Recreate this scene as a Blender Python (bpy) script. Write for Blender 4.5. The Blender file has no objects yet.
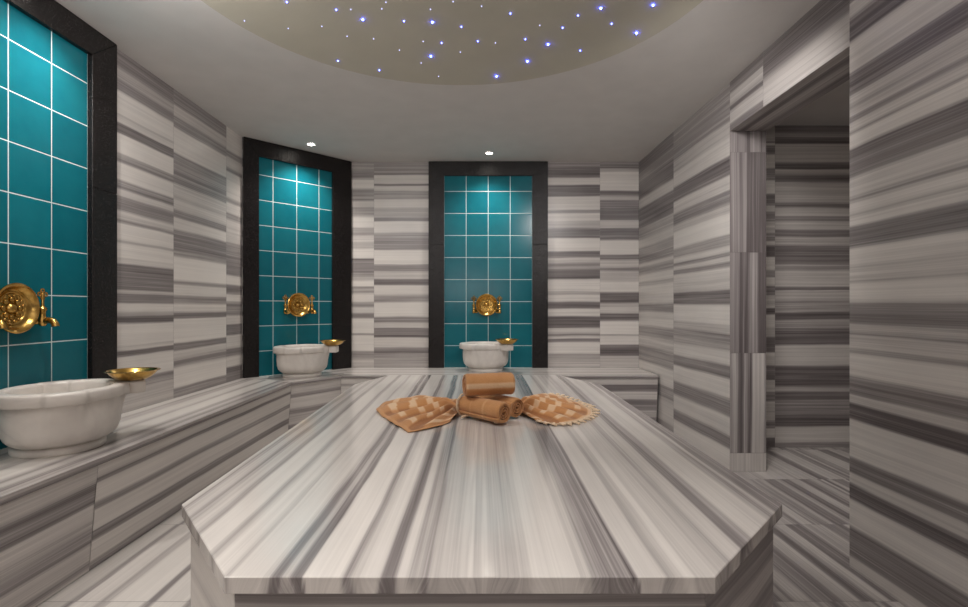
import bpy, bmesh, math, random
import numpy as np
from mathutils import Vector, Matrix, noise

SC = bpy.context.scene
COL = SC.collection
PI = math.pi

# ---------------------------------------------------------------- measures (metres)
CAM_Z = 0.98
CEIL = 2.316          # flat ceiling
BENCH = 0.422         # top of the stone bench
TABLE = 0.48          # top of the massage table
WL = -1.885           # left wall
WB = 4.68             # back wall
CH0 = (-1.885, 3.99)  # corner cut between left and back wall
CH1 = (-1.215, 4.68)
FRONT = -1.4          # wall behind the viewer
HEAD_Z = 2.026        # underside of the doorway lintel
DOOR0, DOOR1 = 1.915, 3.02
WR, WN = 1.474, 1.385
HALL_B, HALL_C, HALL_R = 3.54, 2.244, 3.3
DOME = (-0.13, 1.93, 1.13, 0.11)   # x, y, radius, rise

PROFILES = {
    'back_a': [(2.252, 2.322, 0.45), (2.165, 2.234, 0.6), (2.084, 2.154, 0.05), (1.973, 2.067, 0.5), (1.91, 1.955, 0.2), (1.833, 1.903, 0.5), (1.728, 1.805, 0.1), (1.652, 1.704, 0.55), (1.589, 1.638, 0.3), (1.526, 1.578, 0.4), (1.432, 1.512, 0.1), (1.275, 1.425, 0.65), (1.233, 1.257, 0.4), (1.177, 1.222, 0.05), (1.107, 1.17, 0.45), (1.031, 1.093, 0.1), (0.989, 1.024, 0.5), (0.933, 0.975, 0.15), (0.884, 0.919, 0.65), (0.744, 0.87, 0.08), (0.727, 0.734, 0.5), (0.584, 0.716, 0.08), (0.525, 0.57, 0.6), (0.42, 0.507, 0.3)],
    'back_b': [(2.224, 2.322, 0.5), (2.203, 2.217, 0.75), (2.119, 2.196, 0.15), (2.102, 2.112, 0.8), (2.049, 2.095, 0.2), (1.98, 2.043, 0.5), (1.896, 1.966, 0.1), (1.805, 1.885, 0.4), (1.77, 1.798, 0.75), (1.676, 1.763, 0.15), (1.61, 1.659, 0.55), (1.512, 1.603, 0.65), (1.379, 1.502, 0.12), (1.317, 1.373, 0.6), (1.247, 1.303, 0.3), (1.191, 1.236, 0.8), (1.1, 1.177, 0.15), (1.031, 1.09, 0.5), (0.891, 1.013, 0.1), (0.839, 0.877, 0.6), (0.786, 0.828, 0.25), (0.723, 0.776, 0.7), (0.703, 0.713, 0.8), (0.612, 0.692, 0.2), (0.591, 0.605, 0.5), (0.563, 0.577, 0.85), (0.42, 0.556, 0.5)],
    'back_c': [(2.269, 2.322, 0.6), (2.175, 2.259, 0.85), (2.105, 2.165, 0.2), (2.001, 2.095, 0.85), (1.875, 1.994, 0.2), (1.847, 1.868, 0.6), (1.781, 1.84, 0.2), (1.711, 1.77, 0.4), (1.624, 1.704, 0.9), (1.502, 1.617, 0.15), (1.442, 1.491, 0.85), (1.393, 1.435, 0.3), (1.327, 1.386, 0.6), (1.24, 1.317, 0.85), (1.128, 1.229, 0.2), (1.093, 1.121, 0.45), (1.031, 1.083, 0.2), (0.968, 1.017, 0.85), (0.898, 0.961, 0.2), (0.793, 0.884, 0.9), (0.737, 0.786, 0.3), (0.716, 0.73, 0.7), (0.689, 0.709, 0.3), (0.661, 0.682, 0.7), (0.559, 0.647, 0.15), (0.5, 0.542, 0.5), (0.42, 0.486, 0.4)],
    'back_d': [(2.259, 2.322, 0.75), (2.234, 2.252, 0.4), (2.154, 2.227, 0.2), (2.06, 2.147, 0.15), (2.015, 2.049, 0.8), (1.973, 2.001, 0.3), (1.903, 1.962, 0.8), (1.791, 1.892, 1.0), (1.711, 1.781, 0.35), (1.603, 1.701, 0.9), (1.467, 1.589, 0.15), (1.421, 1.456, 0.8), (1.345, 1.414, 0.35), (1.317, 1.338, 0.7), (1.222, 1.303, 0.4), (1.118, 1.205, 0.2), (1.024, 1.107, 0.9), (0.989, 1.013, 0.4), (0.926, 0.975, 0.3), (0.863, 0.915, 0.85), (0.734, 0.849, 0.12), (0.72, 0.727, 0.5), (0.64, 0.716, 0.15), (0.612, 0.629, 0.8), (0.535, 0.594, 0.9), (0.43, 0.525, 0.35)],
    'left_a': [(2.234, 2.306, 0.7), (2.171, 2.225, 0.45), (2.108, 2.162, 0.6), (1.987, 2.099, 0.08), (1.972, 1.983, 0.35), (1.94, 1.969, 0.15), (1.886, 1.936, 0.75), (1.783, 1.882, 0.05), (1.738, 1.774, 0.55), (1.647, 1.729, 0.1), (1.602, 1.638, 0.6), (1.566, 1.593, 0.2), (1.521, 1.557, 0.6), (1.489, 1.525, 0.6), (1.444, 1.48, 0.25), (1.422, 1.436, 0.6), (1.335, 1.417, 0.1), (1.317, 1.328, 0.4), (1.236, 1.308, 0.1), (1.209, 1.231, 0.2), (1.074, 1.2, 0.75), (1.056, 1.068, 0.3), (1.007, 1.05, 0.65), (0.96, 1.001, 0.1), (0.942, 0.956, 0.4), (0.899, 0.929, 0.85), (0.776, 0.893, 0.08), (0.765, 0.772, 0.3), (0.749, 0.758, 0.1), (0.718, 0.743, 0.8), (0.595, 0.713, 0.08), (0.541, 0.586, 0.6), (0.474, 0.532, 0.3)],
    'left_b': [(2.225, 2.3, 0.6), (2.161, 2.219, 0.3), (2.091, 2.151, 0.6), (1.938, 2.087, 0.08), (1.921, 1.933, 0.6), (1.746, 1.912, 0.55), (1.618, 1.735, 0.2), (1.58, 1.655, 0.3), (1.531, 1.57, 0.6), (1.463, 1.527, 0.15), (1.335, 1.452, 0.65), (1.297, 1.325, 0.5), (1.154, 1.288, 0.02), (1.127, 1.144, 0.5), (1.059, 1.122, 0.1), (1.005, 1.052, 0.5), (0.952, 0.999, 0.12), (0.91, 0.941, 0.65), (0.76, 0.905, 0.05), (0.718, 0.754, 0.65), (0.675, 0.707, 0.2), (0.654, 0.665, 0.4), (0.616, 0.648, 0.6), (0.484, 0.601, 0.06), (0.452, 0.473, 0.6)],
    'left_c': [(2.153, 2.346, 0.15), (2.107, 2.146, 0.6), (2.027, 2.096, 0.2), (1.993, 2.016, 0.5), (1.8, 1.982, 0.15), (1.765, 1.788, 0.5), (1.686, 1.754, 0.2), (1.634, 1.679, 0.55), (1.463, 1.622, 0.3), (1.303, 1.451, 0.6), (1.224, 1.292, 0.65), (1.155, 1.212, 0.1), (1.08, 1.144, 0.7), (1.03, 1.075, 0.1), (0.927, 1.018, 0.6), (0.859, 0.916, 0.2), (0.779, 0.848, 0.7), (0.677, 0.768, 0.2), (0.62, 0.665, 0.7), (0.54, 0.608, 0.15), (0.426, 0.529, 0.7)],
    'right_a': [(2.203, 2.345, 0.75), (2.114, 2.196, 0.6), (1.973, 2.097, 0.8), (1.884, 1.955, 0.2), (1.707, 1.867, 0.75), (1.601, 1.689, 0.4), (1.53, 1.583, 0.2), (1.459, 1.512, 0.5), (1.388, 1.424, 0.6), (1.346, 1.367, 0.2), (1.282, 1.332, 0.5), (1.211, 1.264, 0.12), (1.176, 1.197, 0.4), (1.016, 1.161, 0.12), (0.945, 0.999, 0.6), (0.821, 0.928, 0.15), (0.733, 0.804, 0.6), (0.644, 0.715, 0.3), (0.503, 0.627, 0.5), (0.361, 0.485, 0.1), (0.255, 0.343, 0.5), (0.077, 0.219, 0.2), (-0.029, 0.06, 0.5)],
    'right_b': [(2.099, 2.265, 0.55), (2.002, 2.085, 0.35), (1.892, 1.989, 0.2), (1.781, 1.878, 0.75), (1.685, 1.768, 0.25), (1.602, 1.671, 0.65), (1.547, 1.588, 0.3), (1.422, 1.533, 0.05), (1.353, 1.409, 0.5), (1.309, 1.34, 0.2), (1.287, 1.304, 0.55), (1.254, 1.276, 0.2), (1.226, 1.249, 0.55), (1.174, 1.215, 0.2), (1.091, 1.16, 0.3), (1.008, 1.077, 0.8), (0.884, 0.994, 0.1), (0.829, 0.87, 0.3), (0.779, 0.815, 0.6), (0.718, 0.762, 0.45), (0.635, 0.704, 0.15), (0.553, 0.622, 0.65), (0.442, 0.539, 0.1), (0.332, 0.415, 0.6), (0.221, 0.318, 0.15), (0.138, 0.194, 0.7), (-0.027, 0.125, 0.1), (-0.11, -0.055, 0.6)],
    'near': [(2.122, 2.233, 0.6), (2.076, 2.122, 0.3), (1.984, 2.049, 0.9), (1.864, 1.975, 0.25), (1.781, 1.855, 0.85), (1.699, 1.772, 0.4), (1.675, 1.689, 0.6), (1.64, 1.671, 0.3), (1.629, 1.636, 0.6), (1.573, 1.625, 0.25), (1.555, 1.566, 0.9), (1.468, 1.551, 0.7), (1.395, 1.459, 0.3), (1.378, 1.385, 0.6), (1.339, 1.371, 0.2), (1.323, 1.33, 0.5), (1.29, 1.319, 0.2), (1.207, 1.284, 0.75), (1.146, 1.201, 0.2), (1.082, 1.137, 0.3), (1.072, 1.078, 0.4), (1.006, 1.063, 0.2), (0.921, 0.987, 0.75), (0.893, 0.916, 0.4), (0.874, 0.884, 0.5), (0.827, 0.871, 0.3), (0.81, 0.818, 0.5), (0.724, 0.803, 0.2), (0.658, 0.714, 0.75), (0.624, 0.652, 0.3), (0.564, 0.616, 0.9), (0.423, 0.558, 0.2), (0.366, 0.413, 0.75), (0.319, 0.357, 0.3), (0.263, 0.314, 0.85), (0.159, 0.257, 0.2), (0.14, 0.15, 0.85), (0.046, 0.137, 0.7), (-0.001, 0.043, 0.3)],
    'hall': [(2.2, 2.252, 0.68), (2.168, 2.187, 0.42), (2.121, 2.16, 0.85), (1.989, 2.115, 0.3), (1.941, 1.975, 0.85), (1.909, 1.936, 0.34), (1.851, 1.891, 0.85), (1.711, 1.843, 0.34), (1.672, 1.703, 0.77), (1.614, 1.667, 0.34), (1.579, 1.606, 0.59), (1.519, 1.566, 0.34), (1.474, 1.513, 0.77), (1.408, 1.466, 0.42), (1.289, 1.4, 0.81), (1.244, 1.276, 0.51), (1.099, 1.234, 0.26), (1.132, 1.225, 0.3), (1.101, 1.119, 0.77), (1.04, 1.093, 0.38), (0.953, 1.027, 0.51), (0.895, 0.947, 0.85), (0.837, 0.889, 0.51), (0.723, 0.829, 0.85), (0.578, 0.71, 0.26), (0.433, 0.565, 0.85), (0.398, 0.425, 0.42), (0.34, 0.393, 0.77), (0.235, 0.335, 0.59), (0.15, 0.227, 0.85), (0.037, 0.142, 0.26), (-0.008, 0.029, 0.59)],
    'table': [(-0.77, -0.75, 0.2), (-0.745, -0.725, 0.45), (-0.72, -0.7, 0.3), (-0.7, -0.682, 0.5), (-0.675, -0.645, 0.25), (-0.64, -0.625, 0.5), (-0.62, -0.56, 0.08), (-0.552, -0.537, 0.45), (-0.53, -0.485, 0.08), (-0.48, -0.468, 0.3), (-0.468, -0.406, 0.08), (-0.403, -0.391, 0.25), (-0.385, -0.37, 0.8), (-0.37, -0.354, 0.45), (-0.353, -0.333, 0.85), (-0.332, -0.262, 0.06), (-0.259, -0.244, 0.6), (-0.242, -0.229, 0.28), (-0.226, -0.192, 0.12), (-0.186, -0.161, 0.8), (-0.158, -0.143, 0.15), (-0.137, -0.119, 0.45), (-0.114, -0.103, 0.65), (-0.1, -0.039, 0.3), (-0.036, -0.027, 0.25), (-0.027, -0.017, 0.1), (-0.014, 0.028, 0.35), (-0.023, -0.003, 0.3), (-0.002, 0.01, 0.25), (0.016, 0.032, 0.35), (0.035, 0.06, 0.42), (0.067, 0.095, 0.35), (0.098, 0.187, 0.1), (0.19, 0.209, 0.3), (0.212, 0.231, 0.55), (0.231, 0.281, 0.7), (0.283, 0.288, 1.0), (0.291, 0.344, 0.12), (0.348, 0.363, 0.4), (0.367, 0.379, 0.22), (0.382, 0.395, 0.02), (0.401, 0.446, 0.22), (0.478, 0.495, 0.4), (0.5, 0.535, 0.22), (0.54, 0.56, 0.75), (0.562, 0.585, 0.5), (0.59, 0.67, 0.15), (0.675, 0.7, 0.5), (0.705, 0.712, 0.25), (0.715, 0.76, 0.65)],
    'bench_l': [(0.34, 0.395, 0.3), (0.328, 0.336, 0.5), (0.301, 0.323, 0.85), (0.274, 0.296, 0.6), (0.252, 0.268, 0.85), (0.192, 0.247, 0.3), (0.148, 0.186, 0.5), (0.104, 0.142, 0.65), (0.038, 0.099, 0.35), (0.014, 0.033, 0.6), (0.0, 0.011, 0.2)],
    'bench_r': [(0.356, 0.4, 0.2), (0.34, 0.354, 0.85), (0.263, 0.334, 0.15), (0.233, 0.258, 0.65), (0.153, 0.23, 0.2), (0.113, 0.15, 0.8), (0.038, 0.11, 0.15), (0.0, 0.033, 0.6)],
    'bench_b': [(0.399, 0.437, 0.5), (0.346, 0.399, 0.35), (0.293, 0.339, 0.9), (0.225, 0.286, 0.3), (0.18, 0.218, 0.85), (0.134, 0.172, 0.7), (0.074, 0.127, 0.4), (0.028, 0.066, 0.7)],
}
STARS = [(-0.885, 2.304, 1), (-0.686, 2.391, 1), (-0.619, 2.397, 0), (-0.475, 2.408, 0), (-0.385, 2.505, 1), (-0.787, 2.496, 0), (-0.946, 2.48, 0), (-1.114, 2.382, 0), (-0.581, 2.476, 2), (-0.687, 2.588, 0), (-0.56, 2.625, 0), (-0.246, 2.425, 0), (-0.246, 2.52, 2), (-0.309, 2.666, 0), (-0.213, 2.682, 1), (-0.281, 2.791, 2), (-0.341, 2.846, 0), (-0.444, 2.729, 0), (-0.584, 2.889, 1), (-0.787, 2.776, 1), (-0.254, 2.971, 0), (-0.104, 2.556, 1), (-0.118, 2.759, 0), (-0.022, 2.668, 1), (0.071, 2.677, 0), (0.085, 2.967, 2), (0.137, 2.448, 1), (-0.002, 2.403, 0), (-0.135, 2.373, 0), (0.225, 2.637, 1), (0.287, 2.522, 0), (0.347, 2.665, 2), (0.252, 2.819, 2), (0.401, 2.527, 1), (0.459, 2.427, 1), (0.52, 2.69, 1), (0.552, 2.36, 2), (0.627, 2.458, 1), (0.76, 2.499, 2), (0.772, 2.293, 2), (-0.447, 2.364, 0)]

# ---------------------------------------------------------------- small helpers
def link(name, me, mats=(), parent=None):
    o = bpy.data.objects.new(name, me)
    COL.objects.link(o)
    for m in mats:
        me.materials.append(m)
    if parent is not None:
        o.parent = parent
    return o

def obj(name, bm, mat, parent=None, smooth=True, angle=40):
    me = bpy.data.meshes.new(name)
    bmesh.ops.recalc_face_normals(bm, faces=bm.faces[:])
    bm.to_mesh(me); bm.free()
    if smooth:
        for p in me.polygons:
            p.use_smooth = True
        me.set_sharp_from_angle(angle=math.radians(angle))
    return link(name, me, [mat] if not isinstance(mat, (list, tuple)) else mat, parent)

def tag(o, label=None, cat=None, group=None, kind=None):
    if label: o['label'] = label
    if cat: o['category'] = cat
    if group: o['group'] = group
    if kind: o['kind'] = kind
    return o

def thing(name, loc, rz, label, cat, group=None):
    o = bpy.data.objects.new(name, None)
    COL.objects.link(o)
    o.empty_display_size = 0.1
    o.location = loc; o.rotation_euler = (0, 0, rz)
    return tag(o, label, cat, group)

def copy_tree(root, loc, rz, label):
    r = root.copy(); COL.objects.link(r)
    r.location = loc; r.rotation_euler = (0, 0, rz); r['label'] = label
    for ch in list(root.children):
        c = ch.copy(); COL.objects.link(c); c.parent = r
        for g in list(ch.children):
            d = g.copy(); COL.objects.link(d); d.parent = c
    return r

def add_box(bm, x0, x1, y0, y1, z0, z1, bev=0.0):
    b = bmesh.new()
    bmesh.ops.create_cube(b, size=1)
    for v in b.verts:
        v.co = Vector((x0 + (v.co.x + .5) * (x1 - x0), y0 + (v.co.y + .5) * (y1 - y0), z0 + (v.co.z + .5) * (z1 - z0)))
    if bev:
        bmesh.ops.bevel(b, geom=b.edges[:], offset=bev, segments=2, affect='EDGES')
    merge(bm, b)

def merge(bm, b, M=None):
    if M is not None:
        bmesh.ops.transform(b, matrix=M, verts=b.verts[:])
    me = bpy.data.meshes.new('tmp'); b.to_mesh(me); b.free()
    bm.from_mesh(me); bpy.data.meshes.remove(me)

def add_lathe(bm, prof, n=48, M=None, rad=None, cap0=False, cap1=False):
    """prof: list of (r, z); rad(theta, r, z) may reshape the radius."""
    b = bmesh.new()
    rings = []
    for r, z in prof:
        if r < 1e-6:
            rings.append([b.verts.new((0, 0, z))])
        else:
            ring = []
            for i in range(n):
                t = 2 * PI * i / n
                rr = rad(t, r, z) if rad else r
                ring.append(b.verts.new((rr * math.cos(t), rr * math.sin(t), z)))
            rings.append(ring)
    for a, c in zip(rings, rings[1:]):
        for i in range(n):
            j = (i + 1) % n
            if len(a) == 1 and len(c) == 1: continue
            if len(a) == 1: b.faces.new((a[0], c[i], c[j]))
            elif len(c) == 1: b.faces.new((a[i], a[j], c[0]))
            else: b.faces.new((a[i], a[j], c[j], c[i]))
    if cap0 and len(rings[0]) > 1: b.faces.new(rings[0])
    if cap1 and len(rings[-1]) > 1: b.faces.new(rings[-1])
    merge(bm, b, M)

def add_tube(bm, pts, rads, n=12, cap=True):
    pts = [Vector(p) for p in pts]
    if not isinstance(rads, (list, tuple)): rads = [rads] * len(pts)
    rings = []
    up = None
    for i, p in enumerate(pts):
        t = (pts[min(i + 1, len(pts) - 1)] - pts[max(i - 1, 0)]).normalized()
        if up is None:
            up = Vector((0, 0, 1)) if abs(t.z) < .9 else Vector((1, 0, 0))
        a = (up - t * up.dot(t)).normalized(); up = a
        c = t.cross(a)
        rings.append([bm.verts.new(p + (a * math.cos(2 * PI * k / n) + c * math.sin(2 * PI * k / n)) * rads[i]) for k in range(n)])
    for a, c in zip(rings, rings[1:]):
        for k in range(n):
            bm.faces.new((a[k], a[(k + 1) % n], c[(k + 1) % n], c[k]))
    if cap:
        bm.faces.new(rings[0]); bm.faces.new(rings[-1])

def add_ball(bm, c, r, sx=1, sy=1, sz=1, seg=12):
    b = bmesh.new()
    bmesh.ops.create_uvsphere(b, u_segments=seg, v_segments=max(6, seg // 2 + 2), radius=r)
    merge(bm, b, Matrix.Translation(c) @ Matrix.Diagonal((sx, sy, sz, 1)))

# ---------------------------------------------------------------- materials
def nt(name):
    m = bpy.data.materials.new(name); m.use_nodes = True
    t = m.node_tree; t.nodes.clear()
    out = t.nodes.new('ShaderNodeOutputMaterial'); b = t.nodes.new('ShaderNodeBsdfPrincipled')
    t.links.new(b.outputs[0], out.inputs[0])
    return m, t, b

def N(t, kind, **kw):
    n = t.nodes.new(kind)
    for k, v in kw.items():
        if k.startswith('i_'):
            key = k[2:]
            n.inputs[int(key) if key.isdigit() else key].default_value = v
        else:
            setattr(n, k, v)
    return n

def math_(t, op, a, b=None, clamp=False):
    n = t.nodes.new('ShaderNodeMath'); n.operation = op; n.use_clamp = clamp
    for i, v in enumerate((a, b)):
        if v is None: continue
        if isinstance(v, (int, float)): n.inputs[i].default_value = v
        else: t.links.new(v, n.inputs[i])
    return n.outputs[0]

def ramp(t, fac, stops):
    n = t.nodes.new('ShaderNodeValToRGB')
    e = n.color_ramp.elements
    while len(e) < len(stops): e.new(0.5)
    for i, (p, c) in enumerate(stops):
        e[i].position = p; e[i].color = (*c, 1)
    t.links.new(fac, n.inputs[0])
    return n.outputs[0]

def marble(name, rough=0.22, tint=(1, 1, 1), contrast=1.0, light=1.0):
    """striped marble: broad bands come from the mesh attribute 'band', fine veins from stretched noise."""
    m, t, b = nt(name)
    at = N(t, 'ShaderNodeAttribute', attribute_name='band')
    uv = N(t, 'ShaderNodeUVMap', uv_map='grain')
    def nz(sx, sy, detail, rgh=.55):
        mp = N(t, 'ShaderNodeMapping'); mp.inputs['Scale'].default_value = (sx, sy, 1)
        t.links.new(uv.outputs[0], mp.inputs[0])
        n = N(t, 'ShaderNodeTexNoise', i_Scale=1.0, i_Detail=detail, i_Roughness=rgh)
        t.links.new(mp.outputs[0], n.inputs['Vector'])
        return math_(t, 'SUBTRACT', n.outputs[0], .5)
    n1 = nz(.55, 45, 4, .6); n2 = nz(1.1, 170, 2); n3 = nz(5, 9, 4); n4 = nz(.3, 9, 3)
    f = at.outputs['Fac']
    amp = math_(t, 'ADD', math_(t, 'MULTIPLY', f, .8 * contrast), .16)
    f = math_(t, 'ADD', f, math_(t, 'MULTIPLY', math_(t, 'MULTIPLY', n1, amp), 1.25))
    f = math_(t, 'ADD', f, math_(t, 'MULTIPLY', math_(t, 'MULTIPLY', n2, amp), .85))
    f = math_(t, 'ADD', f, math_(t, 'MULTIPLY', n3, .10))
    f = math_(t, 'ADD', f, math_(t, 'MULTIPLY', n4, .12), clamp=True)
    def c(r, g, bl): return (r * tint[0] * light, g * tint[1] * light, bl * tint[2] * light)
    col = ramp(t, f, [(0, c(.80, .76, .715)), (.3, c(.56, .525, .50)), (.6, c(.295, .268, .264)), (1, c(.115, .098, .099))])
    t.links.new(col, b.inputs['Base Color'])
    b.inputs['Roughness'].default_value = rough
    b.inputs['IOR'].default_value = 1.5
    return m

def plain(name, col, rough=.5, metal=0.0, bump=0, bscale=200, var=0.0):
    m, t, b = nt(name)
    b.inputs['Base Color'].default_value = (*col, 1)
    b.inputs['Roughness'].default_value = rough
    b.inputs['Metallic'].default_value = metal
    tc = N(t, 'ShaderNodeTexCoord')
    if var:
        n = N(t, 'ShaderNodeTexNoise', i_Scale=6.0, i_Detail=4.0)
        t.links.new(tc.outputs['Object'], n.inputs['Vector'])
        cr = ramp(t, n.outputs[0], [(.3, tuple(x * (1 - var) for x in col)), (.7, tuple(min(1, x * (1 + var)) for x in col))])
        t.links.new(cr, b.inputs['Base Color'])
    if bump:
        n = N(t, 'ShaderNodeTexNoise', i_Scale=bscale, i_Detail=3.0)
        t.links.new(tc.outputs['Object'], n.inputs['Vector'])
        bp = N(t, 'ShaderNodeBump', i_Strength=bump, i_Distance=.002)
        t.links.new(n.outputs[0], bp.inputs['Height']); t.links.new(bp.outputs[0], b.inputs['Normal'])
    return m

def emit(name, col, s):
    m = bpy.data.materials.new(name); m.use_nodes = True
    t = m.node_tree; t.nodes.clear()
    out = t.nodes.new('ShaderNodeOutputMaterial'); e = t.nodes.new('ShaderNodeEmission')
    e.inputs[0].default_value = (*col, 1); e.inputs[1].default_value = s
    t.links.new(e.outputs[0], out.inputs[0])
    return m

def teal_tiles():
    m, t, b = nt('teal glazed tiles')
    S = 0.2027
    tc = N(t, 'ShaderNodeTexCoord'); sp = N(t, 'ShaderNodeSeparateXYZ')
    t.links.new(tc.outputs['Object'], sp.inputs[0])
    def edge(o):
        q = math_(t, 'DIVIDE', o, S)
        fr = math_(t, 'FRACT', q)
        d = math_(t, 'MULTIPLY', math_(t, 'ABSOLUTE', math_(t, 'SUBTRACT', fr, .5)), 2)  # 1 at joints
        return math_(t, 'GREATER_THAN', d, 1 - 2 * .0023 / S), math_(t, 'FLOOR', q), d
    ex, ix, dx = edge(sp.outputs['X']); ez, iz, dz = edge(sp.outputs['Z'])
    g = math_(t, 'MAXIMUM', ex, ez)
    cmb = N(t, 'ShaderNodeCombineXYZ'); t.links.new(ix, cmb.inputs[0]); t.links.new(iz, cmb.inputs[1])
    wn = N(t, 'ShaderNodeTexWhiteNoise'); t.links.new(cmb.outputs[0], wn.inputs['Vector'])
    n = N(t, 'ShaderNodeTexNoise', i_Scale=9.0, i_Detail=3.0); t.links.new(tc.outputs['Object'], n.inputs['Vector'])
    f = math_(t, 'ADD', math_(t, 'MULTIPLY', wn.outputs['Value'], .5), math_(t, 'MULTIPLY', n.outputs[0], .6))
    tile = ramp(t, f, [(.2, (.004, .108, .143)), (.85, (.008, .155, .195))])
    mx = N(t, 'ShaderNodeMix', data_type='RGBA')
    t.links.new(g, mx.inputs['Factor']); t.links.new(tile, mx.inputs[6]); mx.inputs[7].default_value = (.62, .74, .74, 1)
    t.links.new(mx.outputs[2], b.inputs['Base Color'])
    t.links.new(math_(t, 'ADD', math_(t, 'MULTIPLY', g, .4), .2), b.inputs['Roughness'])
    b.inputs['Specular IOR Level'].default_value = .32
    bp = N(t, 'ShaderNodeBump', i_Strength=.35, i_Distance=.002)
    t.links.new(math_(t, 'SUBTRACT', 1.0, math_(t, 'POWER', math_(t, 'MAXIMUM', dx, dz), 30)), bp.inputs['Height'])
    t.links.new(bp.outputs[0], b.inputs['Normal'])
    return m

def granite():
    m, t, b = nt('black granite')
    tc = N(t, 'ShaderNodeTexCoord')
    v = N(t, 'ShaderNodeTexVoronoi', i_Scale=260.0); t.links.new(tc.outputs['Object'], v.inputs['Vector'])
    n = N(t, 'ShaderNodeTexNoise', i_Scale=210.0, i_Detail=4.0); t.links.new(tc.outputs['Object'], n.inputs['Vector'])
    f = math_(t, 'MULTIPLY', v.outputs['Distance'], n.outputs[0])
    t.links.new(ramp(t, f, [(.05, (.004, .0035, .0035)), (.4, (.013, .0105, .0105)), (.62, (.13, .11, .105))]), b.inputs['Base Color'])
    b.inputs['Roughness'].default_value = .27
    b.inputs['Specular IOR Level'].default_value = .33
    bp = N(t, 'ShaderNodeBump', i_Strength=.6, i_Distance=.003); t.links.new(n.outputs[0], bp.inputs['Height'])
    t.links.new(bp.outputs[0], b.inputs['Normal'])
    return m

def basin_marble():
    m, t, b = nt('carved white marble')
    tc = N(t, 'ShaderNodeTexCoord')
    w = N(t, 'ShaderNodeTexNoise', i_Scale=4.0, i_Detail=4.0, i_Distortion=.8); t.links.new(tc.outputs['Object'], w.inputs['Vector'])
    n = N(t, 'ShaderNodeTexNoise', i_Scale=3.0, i_Detail=3.0); t.links.new(tc.outputs['Object'], n.inputs['Vector'])
    vein = math_(t, 'ABSOLUTE', math_(t, 'SUBTRACT', w.outputs[0], .5))
    f = math_(t, 'ADD', math_(t, 'MULTIPLY', vein, 2.2), math_(t, 'MULTIPLY', n.outputs[0], .5))
    t.links.new(ramp(t, f, [(.12, (.56, .52, .49)), (.24, (.69, .645, .60)), (.5, (.77, .725, .675))]), b.inputs['Base Color'])
    b.inputs['Roughness'].default_value = .28
    return m

def brass():
    m, t, b = nt('polished brass')
    b.inputs['Metallic'].default_value = 1
    b.inputs['Roughness'].default_value = .24
    tc = N(t, 'ShaderNodeTexCoord')
    n = N(t, 'ShaderNodeTexNoise', i_Scale=30.0, i_Detail=3.0); t.links.new(tc.outputs['Object'], n.inputs['Vector'])
    t.links.new(ramp(t, n.outputs[0], [(.3, (.46, .27, .065)), (.7, (.64, .41, .125))]), b.inputs['Base Color'])
    bp = N(t, 'ShaderNodeBump', i_Strength=.15, i_Distance=.003); t.links.new(n.outputs[0], bp.inputs['Height'])
    t.links.new(bp.outputs[0], b.inputs['Normal'])
    return m

def cloth(name):
    """tan woven cotton; mesh attribute 'tone' picks pale stripe (1), tan (0), and darker tones that paint shade in folds and inner turns."""
    m, t, b = nt(name)
    at = N(t, 'ShaderNodeAttribute', attribute_name='tone')
    tc = N(t, 'ShaderNodeTexCoord')
    n = N(t, 'ShaderNodeTexNoise', i_Scale=160.0, i_Detail=2.0); t.links.new(tc.outputs['Object'], n.inputs['Vector'])
    f = math_(t, 'ADD', at.outputs['Fac'], math_(t, 'MULTIPLY', math_(t, 'SUBTRACT', n.outputs[0], .5), .14), clamp=True)
    t.links.new(ramp(t, f, [(0, (.27, .095, .028)), (.4, (.52, .235, .082)), (.62, (.62, .32, .135)), (1, (.80, .60, .40))]), b.inputs['Base Color'])
    b.inputs['Roughness'].default_value = .9
    b.inputs['Sheen Weight'].default_value = .25
    bp = N(t, 'ShaderNodeBump', i_Strength=.5, i_Distance=.003); t.links.new(n.outputs[0], bp.inputs['Height'])
    t.links.new(bp.outputs[0], b.inputs['Normal'])
    return m

M_WALL = marble('striped wall marble', .3)
M_FLOOR = marble('striped floor marble', .3)
M_TOP = marble('polished table marble', .13)
M_BENCH = marble('polished bench marble', .16)
M_TEAL = teal_tiles()
M_GRAN = granite()
M_BASIN = basin_marble()
M_BRASS = brass()
M_CLOTH = cloth('tan striped cotton')
M_FRINGE = plain('cream cotton fringe', (.78, .60, .42), .9, bump=.4, bscale=300)
M_CEIL = plain('grey plaster ceiling', (.62, .598, .578), .85, var=.03)
M_DOME = plain('taupe plaster dome', (.43, .405, .335), .85, var=.03)
M_RING = plain('white downlight ring', (.8, .78, .75), .4)
M_LENS = emit('warm lamp lens', (1, .93, .82), 40)
M_STAR = [emit('faint star', (.55, .58, 1), 1.6), emit('blue star', (.12, .16, 1), 12), emit('bright blue star', (.05, .08, 1), 60)]

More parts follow.
